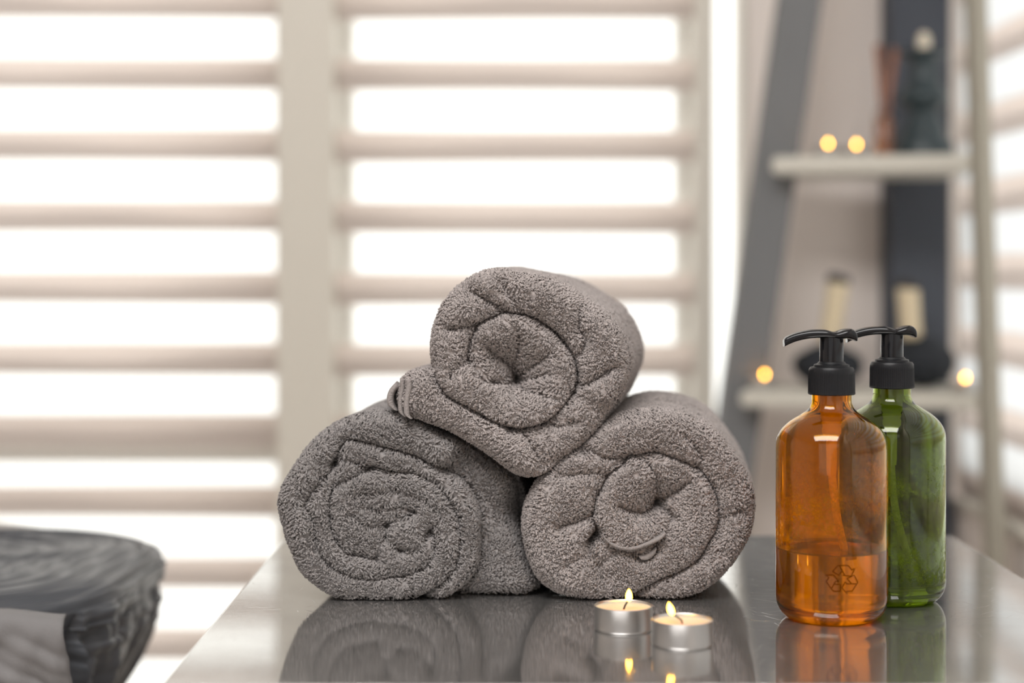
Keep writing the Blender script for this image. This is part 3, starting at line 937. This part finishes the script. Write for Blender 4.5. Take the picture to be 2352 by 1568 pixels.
# ------------------------------------------------------------------ pump bottles
RB = 0.0366
def bottle(label, base, glass, liq_mat, level, tint, tube_path, head_yaw, pump_down=0.0, symbol=False):
    t = thing('pump_bottle', label, 'bottle', base, 'pump bottles on the steel table')
    th = 0.0016
    outer = [(0, 0.0022), (0.018, 0.0016), (0.0255, 0.0)]
    for k in range(1, 9):
        a = math.pi / 2 * k / 8
        outer.append((0.0255 + (RB - 0.0255) * math.sin(a), 0.0145 * (1 - math.cos(a))))
    outer += [(RB, 0.06), (RB, 0.112)]
    sh = smooth_curve([(RB, 0.112), (0.0358, 0.1185), (0.0325, 0.1245), (0.0272, 0.1295), (0.0205, 0.1338), (0.0155, 0.1375), (0.0133, 0.1415), (0.0130, 0.146)], 5)
    outer += [tuple(q) for q in sh[1:]]
    outer += [(0.0130, 0.158)]
    inner = []
    for r, z in outer[::-1]:
        inner.append((max(0.0, r - th) if r > 0 else 0.0, max(z, 0) + (th if z < 0.012 and r < RB - 0.001 else 0.0)))
    inner[-1] = (0, 0.0022 + th); inner[-2] = (0.018, 0.0016 + th)
    body = lathe('bottle_body', outer + inner, glass, t, 96, 60)
    # liquid up to the level, touching the wall
    lq = [(0, 0.0022 + th - 0.0002), (0.018, 0.0016 + th - 0.0002)]
    for r, z in outer[2:11]:
        if z < level:
            lq.append((r - th + 0.00025, z + (th - 0.0002 if z < 0.012 else 0)))
    lq += [(RB - th + 0.00025, max(0.0145, level - 0.004)), (RB - th + 0.00025, level + 0.0016), (RB - th - 0.0005, level + 0.0007), (RB - th - 0.0022, level + 0.0001), (RB - th - 0.004, level), (0, level)]
    lathe('liquid', lq, liq_mat, t, 96, 35)
    z = -pump_down
    # ribbed collar
    vs, fs = [], []
    n = 130
    prof = [(0.0118, 0.1475, 0), (0.0150, 0.1475, 0), (0.0155, 0.1480, 0), (0.0154, 0.1495, 1), (0.0152, 0.1610, 1), (0.0149, 0.1640, 0), (0.0140, 0.1655, 0), (0.0118, 0.1658, 0), (0.0116, 0.1672, 0), (0.0095, 0.1678, 0), (0.0086, 0.1690, 0), (0.0075, 0.1692, 0)]
    for r, zz, rib in prof:
        for i in range(n):
            a = 2 * math.pi * i / n
            rr = r - (0.00045 if rib and i % 2 else 0)
            vs.append((rr * math.cos(a), rr * math.sin(a), zz))
    for k in range(len(prof) - 1):
        for i in range(n):
            j = (i + 1) % n
            fs.append((k * n + i, k * n + j, (k + 1) * n + j, (k + 1) * n + i))
    o = link_mesh('collar', vs, fs, M_black_matt, t); o.data.set_sharp_from_angle(angle=math.radians(35))
    lathe('stem', [(0.0, 0.165), (0.0078, 0.165), (0.0079, 0.168), (0.0077, 0.1855 + z), (0.0072, 0.187 + z), (0, 0.187 + z)], M_black, t, 48, 40)
    # actuator head: an arched bar, dipped behind the thumb rest, thinning to the spout
    stations = [(-0.0316, 0.1812, 0.0042, 0.0040), (-0.0300, 0.1826, 0.0046, 0.0046), (-0.0240, 0.1852, 0.0054, 0.0046), (-0.0150, 0.1872, 0.0066, 0.0046), (-0.0060, 0.1876, 0.0080, 0.0046),
                (0.0000, 0.1872, 0.0088, 0.0044), (0.0050, 0.1872, 0.0090, 0.0050), (0.0095, 0.1876, 0.0090, 0.0052), (0.0130, 0.1872, 0.0086, 0.0058), (0.0152, 0.1858, 0.0078, 0.0050), (0.0160, 0.1846, 0.0066, 0.0030)]
    vs, fs = [], []
    ring = 16
    cy, sy = math.cos(head_yaw), math.sin(head_yaw)
    st = smooth_curve(stations, 4)
    for (x, zz, hw, hh) in st:
        for k in range(ring):
            a = 2 * math.pi * k / ring
            ca, sa = math.cos(a), math.sin(a)
            yy = hw * math.copysign(abs(ca) ** 0.55, ca)
            hz = hh * math.copysign(abs(sa) ** 0.6, sa)
            dip = -0.0012 * math.exp(-((x - 0.002) / 0.004) ** 2) if sa > 0 else 0
            vs.append((x * cy - yy * sy, x * sy + yy * cy, zz + hz * 0.62 + dip + z))
    for i in range(len(st) - 1):
        for k in range(ring):
            j = (k + 1) % ring
            fs.append((i * ring + k, i * ring + j, (i + 1) * ring + j, (i + 1) * ring + k))
    fs.append(tuple(range(ring))); fs.append(tuple((len(st) - 1) * ring + k for k in reversed(range(ring))))
    o = link_mesh('pump_head', vs, fs, M_black, t)
    bm = bmesh.new(); bm.from_mesh(o.data); bmesh.ops.recalc_face_normals(bm, faces=bm.faces); bm.to_mesh(o.data); bm.free()
    o.data.set_sharp_from_angle(angle=math.radians(50))
    # housing inside the neck, with threads, and the dip tube
    hs = lathe('pump_housing', [(0, 0.094), (0.0030, 0.094), (0.0034, 0.098), (0.0036, 0.118), (0.0062, 0.121), (0.0064, 0.124), (0.0058, 0.1255), (0.0066, 0.128), (0.0060, 0.1295), (0.0072, 0.132), (0.0074, 0.150), (0, 0.150)], tint, t, 32, 40)
    tube('dip_tube', smooth_curve(tube_path, 8), 0.0026, tint, hs, 14)
    return t

def tube_material(name, col):
    m = mat(name, col, 0.3, bump=0.02, scale=100)
    nt = m.node_tree
    t = nt.nodes.new('ShaderNodeBsdfTranslucent'); t.inputs[0].default_value = (*col, 1)
    mx = nt.nodes.new('ShaderNodeMixShader'); mx.inputs[0].default_value = 0.6
    nt.links.new(nt.nodes['Principled BSDF'].outputs[0], mx.inputs[1]); nt.links.new(t.outputs[0], mx.inputs[2])
    nt.links.new(mx.outputs[0], nt.nodes['Material Output'].inputs[0])
    return m
amber_glass = glass_material('amber_plastic', (0.87, 0.46, 0.003), (1.0, 0.62, 0.06), 0.046, 0.118)
amber_oil = liquid_material('amber_soap', (1.0, 0.93, 0.30), 0.12, 0.12)
amber_tint = tube_material('amber_pump_tube', (1.0, 0.90, 0.55))
green_glass = glass_material('green_plastic', (0.345, 0.42, 0.125), (0.62, 0.72, 0.14), 0.015, 0.118)
green_oil = liquid_material('green_soap', (0.90, 0.97, 0.16), 0.05, 0.2)
green_tint = tube_material('green_pump_tube', (1.0, 1.0, 0.55))

pa = base_at(1910, 1418)
ab = bottle('amber pump bottle with a dark orange body, a third full, nearest the camera', pa, amber_glass, amber_oil, 0.0455, amber_tint,
            [(0.0, 0, 0.097), (0.0012, 0, 0.085), (0.004, 0.0, 0.065), (0.0085, 0.0, 0.045), (0.0095, 0.0, 0.040)], 0.0, pump_down=0.0)
pg = base_at(2048.5, 1377)
gb = bottle('green pump bottle standing behind the amber one, nearly empty', pg, green_glass, green_oil, 0.0135, green_tint,
            [(-0.0005, 0, 0.097), (0.0, 0, 0.085), (0.003, 0.0, 0.060), (0.010, 0.0, 0.035), (0.019, 0.0, 0.012), (0.0205, 0.0, 0.0075)], 0.0)
# recycling mark moulded on the amber bottle
def recycling_mark(parent, base):
    lines = [[(680, 550), (840, 370), (1140, 370), (1180, 400), (1260, 505), (1300, 470), (1350, 460), (1240, 690), (980, 665)],
             [(870, 370), (920, 420), (1040, 650)], [(680, 550), (870, 665), (970, 530)],
             [(870, 860), (820, 790), (720, 655), (470, 655), (580, 730), (490, 850), (660, 1090), (730, 1145), (920, 1145), (930, 940), (750, 930)],
             [(660, 1050), (780, 830), (860, 860)],
             [(1060, 860), (970, 1040), (1120, 1220), (1110, 1145), (1270, 1140), (1440, 880), (1330, 660), (1120, 760), (1240, 910)],
             [(1080, 870), (1110, 920), (1380, 920)]]
    vs, fs = [], []
    R = RB + 0.00005
    for ln in lines:
        path = []
        for a, b in zip(ln, ln[1:]):
            k = max(1, int(math.hypot(a[0] - b[0], a[1] - b[1]) / 60))
            for i in range(k):
                path.append((a[0] + (b[0] - a[0]) * i / k, a[1] + (b[1] - a[1]) * i / k))
        path.append(ln[-1])
        q = []
        for zx, zy in path:
            px, py = 1860 + zx / 13.067, 1270 + zy / 13.067
            Y = base.y - R
            for _ in range(3):
                x = max(-R, min(R, (px - CX) * Y / FPX - base.x))
                y = -math.sqrt(max(0, R * R - x * x)); Y = base.y + y
            q.append((x, y, CAMZ - (py - HY) * Y / FPX - base.z))
        v, f = tube_data(q, 0.00033, 6, len(vs))
        vs += v; fs += f
    return link_mesh('recycling_mark', vs, fs, mat('moulded_mark', (0.10, 0.025, 0.001), 0.6, bump=0.02, scale=200, **{'Specular IOR Level': 0.0}), parent)
recycling_mark([c for c in ab.children if c.name.startswith('bottle_body')][0], pa)

# ------------------------------------------------------------------ massage bed at the left
def bed():
    ZB = CAMZ - 0.257
    bx1, byn, byf = -0.310, 1.29, 1.75
    t = thing('massage_bed', 'padded massage bed end under a crumpled dark grey satin sheet, left foreground', 'bed', (-0.8, 1.5, 0))
    org = Vector(t.location)
    # perimeter: near edge from the left, round the right end, back along the far edge
    rc = 0.15
    per = []
    xl = -1.15
    for i in range(110): per.append((xl + (bx1 - rc - xl) * i / 110, byn, 0, -1))
    for i in range(70):
        a = -math.pi / 2 + math.pi / 2 * i / 70
        per.append((bx1 - rc + rc * math.cos(a), byn + rc + rc * math.sin(a), math.cos(a), math.sin(a)))
    for i in range(24): per.append((bx1, byn + rc + (byf - byn - 2 * rc) * i / 24, 1, 0))
    for i in range(40):
        a = math.pi / 2 * i / 40
        per.append((bx1 - rc + rc * math.cos(a), byf - rc + rc * math.sin(a), math.cos(a), math.sin(a)))
    for i in range(61): per.append((bx1 - rc + (xl - bx1 + rc) * i / 60, byf, 0, 1))
    NP = len(per)
    s = np.zeros(NP)
    for i in range(1, NP): s[i] = s[i - 1] + math.hypot(per[i][0] - per[i - 1][0], per[i][1] - per[i - 1][1])
    s_c = s[145]
    # profile: path length from the edge inwards (positive) and down (negative) -> inset, drop
    prof = [(1.0, 0.0), (0.85, 0), (0.7, 0.0), (0.55, 0), (0.4, 0), (0.27, -0.0005), (0.18, -0.002), (0.11, -0.005), (0.06, -0.011), (0.028, -0.020), (0.010, -0.033), (0.0, -0.05), (-0.002, -0.075),
            (0.002, -0.10), (0.010, -0.14), (0.020, -0.18), (0.030, -0.23), (0.036, -0.29), (0.040, -0.36)]
    fine = smooth_curve(prof, 9)
    vs, fs = [], []
    midy = (byn + byf) / 2
    for i, (x, y, nx, ny) in enumerate(per):
        corner = math.exp(-((s[i] - s_c) / 0.16) ** 2)
        run = 0.0; prev = None
        for (ins, dz) in fine:
            tx, ty = min(x, bx1 - 0.2), midy
            if ins > 0.012:
                X_, Y_ = x + (tx - x) * ins, y + (ty - y) * ins
            else:
                X_, Y_ = x - nx * ins, y - ny * ins
            Z_ = ZB + dz
            reach = max(0.0, ins) * math.hypot(tx - x, ty - y)          # distance inwards from the edge
            v = reach + dz * 1.2                                           # crosswise coordinate of the wrinkles
            down = max(0.0, min(1.0, -dz / 0.14))
            # sheet tucks in under the corner
            tuck = (0.046 * math.exp(-((s[i] - s[190]) / 0.24) ** 2) + 0.012) * down ** 1.1
            X_ -= nx * tuck; Y_ -= ny * tuck
            # long wrinkles running along the edge and round the corner
            w1 = math.sin(v * 520 + 2.6 * math.sin(s[i] * 7) + 1.4 * math.sin(s[i] * 19 + v * 40))
            w2 = math.sin(v * 300 + 2.2 * math.sin(s[i] * 11 + 2) + s[i] * 16)
            w3 = math.sin(v * 900 + 3 * math.sin(s[i] * 13 + 1) + s[i] * 9)
            top = 1 - min(1, -dz / 0.10)
            bump = top * (0.0019 * w1 + 0.0026 * w2 + 0.0008 * w3) * (0.45 + 0.55 * math.exp(-(reach / 0.12) ** 2))
            # gathered folds hanging from the corner
            d0 = max(0.0, min(1.0, (-dz - 0.010) / 0.10))
            ph = (s[i] - s_c)
            f = math.sin(ph * 95 + v * 30) + 0.7 * math.sin(ph * 150 - v * 22 + 1.3) + 0.4 * math.sin(ph * 230 + v * 15)
            fold = d0 * (0.003 + 0.0125 * corner) * f
            # deep pocket beside the turned-over flap
            px_ = CX + FPX * X_ / Y_
            pocket = 0.055 * math.exp(-((px_ - 188) / 34) ** 2) * max(0.0, min(1.0, (-dz - 0.012) / 0.05)) * (1 if ny < -0.5 else 0)
            X_ += nx * (fold - pocket); Y_ += ny * (fold - pocket)
            slope = min(1.0, -dz / 0.05)
            Z_ += bump * (1 - 0.6 * slope)
            X_ += nx * bump * slope; Y_ += ny * bump * slope
            vs.append(Vector((X_, Y_, Z_)) - org)
    w = len(fine)
    for i in range(NP - 1):
        for k in range(w - 1):
            fs.append((i * w + k, i * w + k + 1, (i + 1) * w + k + 1, (i + 1) * w + k))
    sh = link_mesh('fitted_sheet', vs, fs, M_sheet, t)
    sol = sh.modifiers.new('thickness', 'SOLIDIFY'); sol.thickness = 0.0012; sol.offset = -1
    # lighter turned-over flap of the sheet on the near edge
    vs, fs = [], []
    nu, nv = 150, 60
    yf = 1.268
    for i in range(nu + 1):
        u = i / nu
        for k in range(nv + 1):
            v = k / nv
            edge = smooth_x(v)
            xr = px2x(edge, yf)
            X_ = -0.75 + (xr + 0.75) * u
            a = min(1, v / 0.10)
            Z_ = py2z(1413, yf) - 0.004 * (1 - math.cos(a * math.pi / 2)) - max(0, v - 0.05) * 0.16 - 0.0045 * math.exp(-((u - 1) / 0.07) ** 2)
            Y_ = 1.287 - 0.018 * math.sin(a * math.pi / 2)
            q = (X_ - xr)
            # soft folds fanning out from the upper right corner
            r = math.hypot(q - 0.01, (v + 0.12) * 0.16); th = math.atan2((v + 0.12) * 0.16, -(q - 0.01))
            wv = -q * 0.8 + v * 0.17 + 0.012 * math.sin(q * 22 + v * 3)
            Y_ += (0.0022 * math.sin(wv * 190 + 0.7) + 0.0014 * math.sin(wv * 330 + 4 * v)) * min(1, v * 2.5) * (1 - 0.5 * v)
            Y_ += (0.0030 * math.sin(th * 8.5 + 1.0 + r * 18) + 0.0042 * math.sin(th * 15 - r * 30)) * min(1, v * 3.5) * math.exp(-r / 0.22)
            Y_ += 0.012 * math.exp(-((u - 1) / 0.02) ** 2) * v
            vs.append(Vector((X_, Y_, Z_)) - org)
    for i in range(nu):
        for k in range(nv):
            q = i * (nv + 1) + k
            fs.append((q, q + nv + 1, q + nv + 2, q + 1))
    fl = link_mesh('sheet_flap', vs, fs, M_flap, t)
    fl['label'] = 'lighter grey turned-over flap'
    sol = fl.modifiers.new('thickness', 'SOLIDIFY'); sol.thickness = 0.002
    bm = bmesh.new(); box(bm, (xl - org.x + 0.02, byn - org.y + 0.085, ZB - 0.11), (bx1 - org.x - 0.09, byf - org.y - 0.085, ZB - 0.024), 0.018, 3)
    bm_obj('pad', bm, M_sheet, t, smooth=True, autosmooth=40)
    # the raised far roll of the padding
    path = [(-1.15, 1.785, ZB - 0.012), (-0.75, 1.785, ZB - 0.012), (-0.58, 1.782, ZB - 0.0135), (-0.50, 1.775, ZB - 0.019), (-0.45, 1.765, ZB - 0.026)]
    pth = smooth_curve(path, 6)
    vs, fs = tube_data([Vector(p) - org for p in pth], [0.014] * (len(pth) - 3) + [0.012, 0.008, 0.004], 16)
    o = link_mesh('edge_roll', vs, fs, M_roll, t)
    for sx in (-1.05, -0.50):
        for sy in (1.40, 1.58):
            bm = bmesh.new(); box(bm, (sx - 0.025 - org.x, sy - 0.025 - org.y, 0), (sx + 0.025 - org.x, sy + 0.025 - org.y, ZB - 0.105), 0.004)
            bm_obj('leg', bm, M_leg, t)
def smooth_x(v):
    """pixel column of the flap's hanging edge, v from its top (0) down (1)"""
    return float(np.interp(v, [0, 0.06, 0.16, 0.35, 0.6, 1.0], [136, 143, 147, 160, 180, 205]))
bed()

# ------------------------------------------------------------------ ladder shelf in the corner
YSL, YSR = 2.58, 2.50
sh = thing('ladder_shelf', 'grey ladder shelf with pale boards standing in the corner right of the windows', 'shelf', (0.52, 2.62, 0))
so = Vector(sh.location)
def leg_at(pts, Y, wx, wy, name, m, par=sh):
    (x0, y0), (x1, y1) = pts
    a, b = P(x0, y0, Y), P(x1, y1, Y)
    d = (b - a)
    k = (0 - a.z) / d.z
    low = a + d * k
    high = a + d * ((1.62 - a.z) / d.z)
    low.y = high.y = Y + wy / 2
    bm = bmesh.new(); bar(bm, low - so, high - so, wx, wy)
    return bm_obj(name, bm, m, par)
l = leg_at(((1842, 0), (1704, 950)), 2.64, 92 * 2.64 / FPX, 0.07, 'leg', M_leg)
bm = bmesh.new()
l = leg_at(((2252, 0), (2290, 1100)), 2.42, 34 * 2.42 / FPX, 0.05, 'leg', M_post); l['label'] = 'pale narrow leg'
def board(yl, yr, xl, xr, thick, nm='shelf_board'):
    """front edge from (xl, yl) to (xr, yr), back edge along the wall side"""
    a = P(xl, yl, YSL); b = P(xr, yr, YSR)
    z1 = (a.z + b.z) / 2
    out = [(a.x, a.y), (b.x, b.y), (b.x + 0.005, 2.74), (a.x + 0.05, 2.77)]
    bm = bmesh.new()
    vt = [bm.verts.new((x - so.x, y - so.y, z1)) for x, y in out]
    vb = [bm.verts.new((x - so.x, y - so.y, z1 - thick)) for x, y in out]
    bm.faces.new(vt); bm.faces.new(vb[::-1])
    for i in range(4):
        j = (i + 1) % 4
        bm.faces.new((vt[i], vb[i], vb[j], vt[j]))
    bmesh.ops.bevel(bm, geom=bm.edges[:], offset=0.004, segments=3, affect='EDGES')
    bm_obj(nm, bm, M_shelf, sh)
    return z1
zu = board(361, 350, 1772, 2258, 0.025)
zl = board(899, 906, 1700, 2290, 0.023)
def on(px, Y, z): return Vector((px2x(px, Y), Y, z + 0.0006))
for px, Y, z, lab in ((1897, 2.62, zu, 'lit tealight on the upper shelf, left one of the pair there'), (1962, 2.64, zu, 'lit tealight on the upper shelf, right one of the pair there'),
                      (1751, 2.62, zl, 'lit tealight at the left end of the lower shelf'), (2212, 2.54, zl, 'lit tealight at the right end of the lower shelf beside the post')):
    c = copy_tree(c1)
    c.location = on(px, Y, z); c['label'] = lab; c['group'] = 'lit tealights on the ladder shelf'

# carved candle holder with a cream candle
loc = on(2122, 2.64, zu)
loc.z += 0.001
ch = thing('candle_holder', 'dark blue-grey turned stone candle holder with cream candle, upper shelf', 'candle holder', loc)
k = 2.64 / FPX
Zp = lambda y: (343 - y) * k
prof = [(0, 0), (66 * k, 0), (67 * k, Zp(328)), (66 * k, Zp(308)), (52 * k, Zp(292)), (47 * k, Zp(272)), (36 * k, Zp(252)), (33 * k, Zp(240)), (38 * k, Zp(230)), (57 * k, Zp(216)), (60 * k, Zp(204)), (52 * k, Zp(190)),
        (38 * k, Zp(172)), (33 * k, Zp(150)), (33 * k, Zp(124)), (38 * k, Zp(114)), (56 * k, Zp(106)), (57 * k, Zp(98)), (50 * k, Zp(97)), (44 * k, Zp(106)), (0, Zp(107))]
lathe('holder_body', [tuple(q) for q in smooth_curve(prof, 2)], M_stone, ch, 48, 45)
lathe('candle', [(0, Zp(107)), (15 * k, Zp(107)), (15 * k, Zp(70)), (11 * k, Zp(60)), (4 * k, Zp(54)), (0, Zp(53))], M_cream, ch, 24, 45)

# glass incense tube stand with copper tubes
loc = on(2030, 2.62, zu)
dv = thing('reed_diffuser', 'slim clear glass diffuser bottle with copper-brown reeds left of the candle holder', 'diffuser', loc)
k = 2.62 / FPX
lathe('bottle', [(0, 0), (22 * k, 0), (23 * k, 6 * k), (22 * k, 100 * k), (12 * k, 112 * k), (11 * k, 140 * k), (9.5 * k, 140 * k), (10 * k, 112 * k), (20 * k, 99 * k), (20 * k, 3 * k), (0, 3 * k)], M_clear, dv, 32, 45)
lathe('oil', [(0, 3.5 * k), (19.9 * k, 3.5 * k), (19.9 * k, 86 * k), (0, 86 * k)], mat('copper_oil', (0.62, 0.26, 0.12), 0.2, bump=0.02, scale=50, **{'Transmission Weight': 0.5}), dv, 32, 45)
for dx, dy, top in ((-16, 0, 258), (-9, 3, 262), (20, -2, 254), (27, 3, 246)):
    tube('reed', [(dx * 0.2 * k, dy * 0.2 * k, 6 * k), (dx * k * 0.5, dy * k * 0.5, 140 * k), (dx * k * 1.1, dy * k, top * k)], 4.2 * k, M_copper, dv, 10)
# herbal compress balls
def compress(label, loc, rball, hx, htop, hang, k, squash=0.9):
    t = thing('herbal_compress', label, 'massage compress', loc, 'herbal compress balls on the lower shelf')
    R = rball * k
    prof = [(0, 0)]
    for i in range(1, 18):
        a = math.pi * i / 18
        prof.append((R * math.sin(a) * (1 - 0.12 * (a > 2.2)), R * squash * (1 - math.cos(a))))
    prof.append((0, 2 * R * squash))
    vs, fs = lathe_data(prof, 40)
    vs = [(x * (1 + 0.04 * math.sin(9 * math.atan2(y, x)) * (z / (2 * R))), y * (1 + 0.04 * math.sin(9 * math.atan2(y, x)) * (z / (2 * R))), z) for x, y, z in vs]
    link_mesh('ball', vs, fs, M_ball, t)
    z0 = 2 * R * squash - 6 * k
    zt = htop * k
    path = [(hx * k + (hang * s) * k, 0, z0 + (zt - z0) * s) for s in (0, 0.1, 0.35, 0.6, 0.85, 1.0)]
    tube('handle', path, [22 * k, 26 * k, 25 * k, 25 * k, 26 * k, 25 * k], M_handle, t, 20)
    e = path[-1]
    tube('knot', [(e[0] - 1 * k, 0, e[2] - 2 * k), (e[0], 0, e[2] + 6 * k), (e[0] + 2 * k, 0, e[2] + 16 * k), (e[0] + 2.5 * k, 0, e[2] + 18 * k)], [27 * k, 28 * k, 25 * k, 12 * k], M_tip, t, 20)
    return t
k = 2.62 / FPX
compress('black herbal compress ball with leaning beige handle behind the amber bottle', on(1902, 2.66, zl), 82, 2, 245, 22, k, 0.62)
compress('black herbal compress ball with upright beige handle behind the green bottle', on(2120, 2.66, zl), 76, -28, 232, -8, k, 0.78)
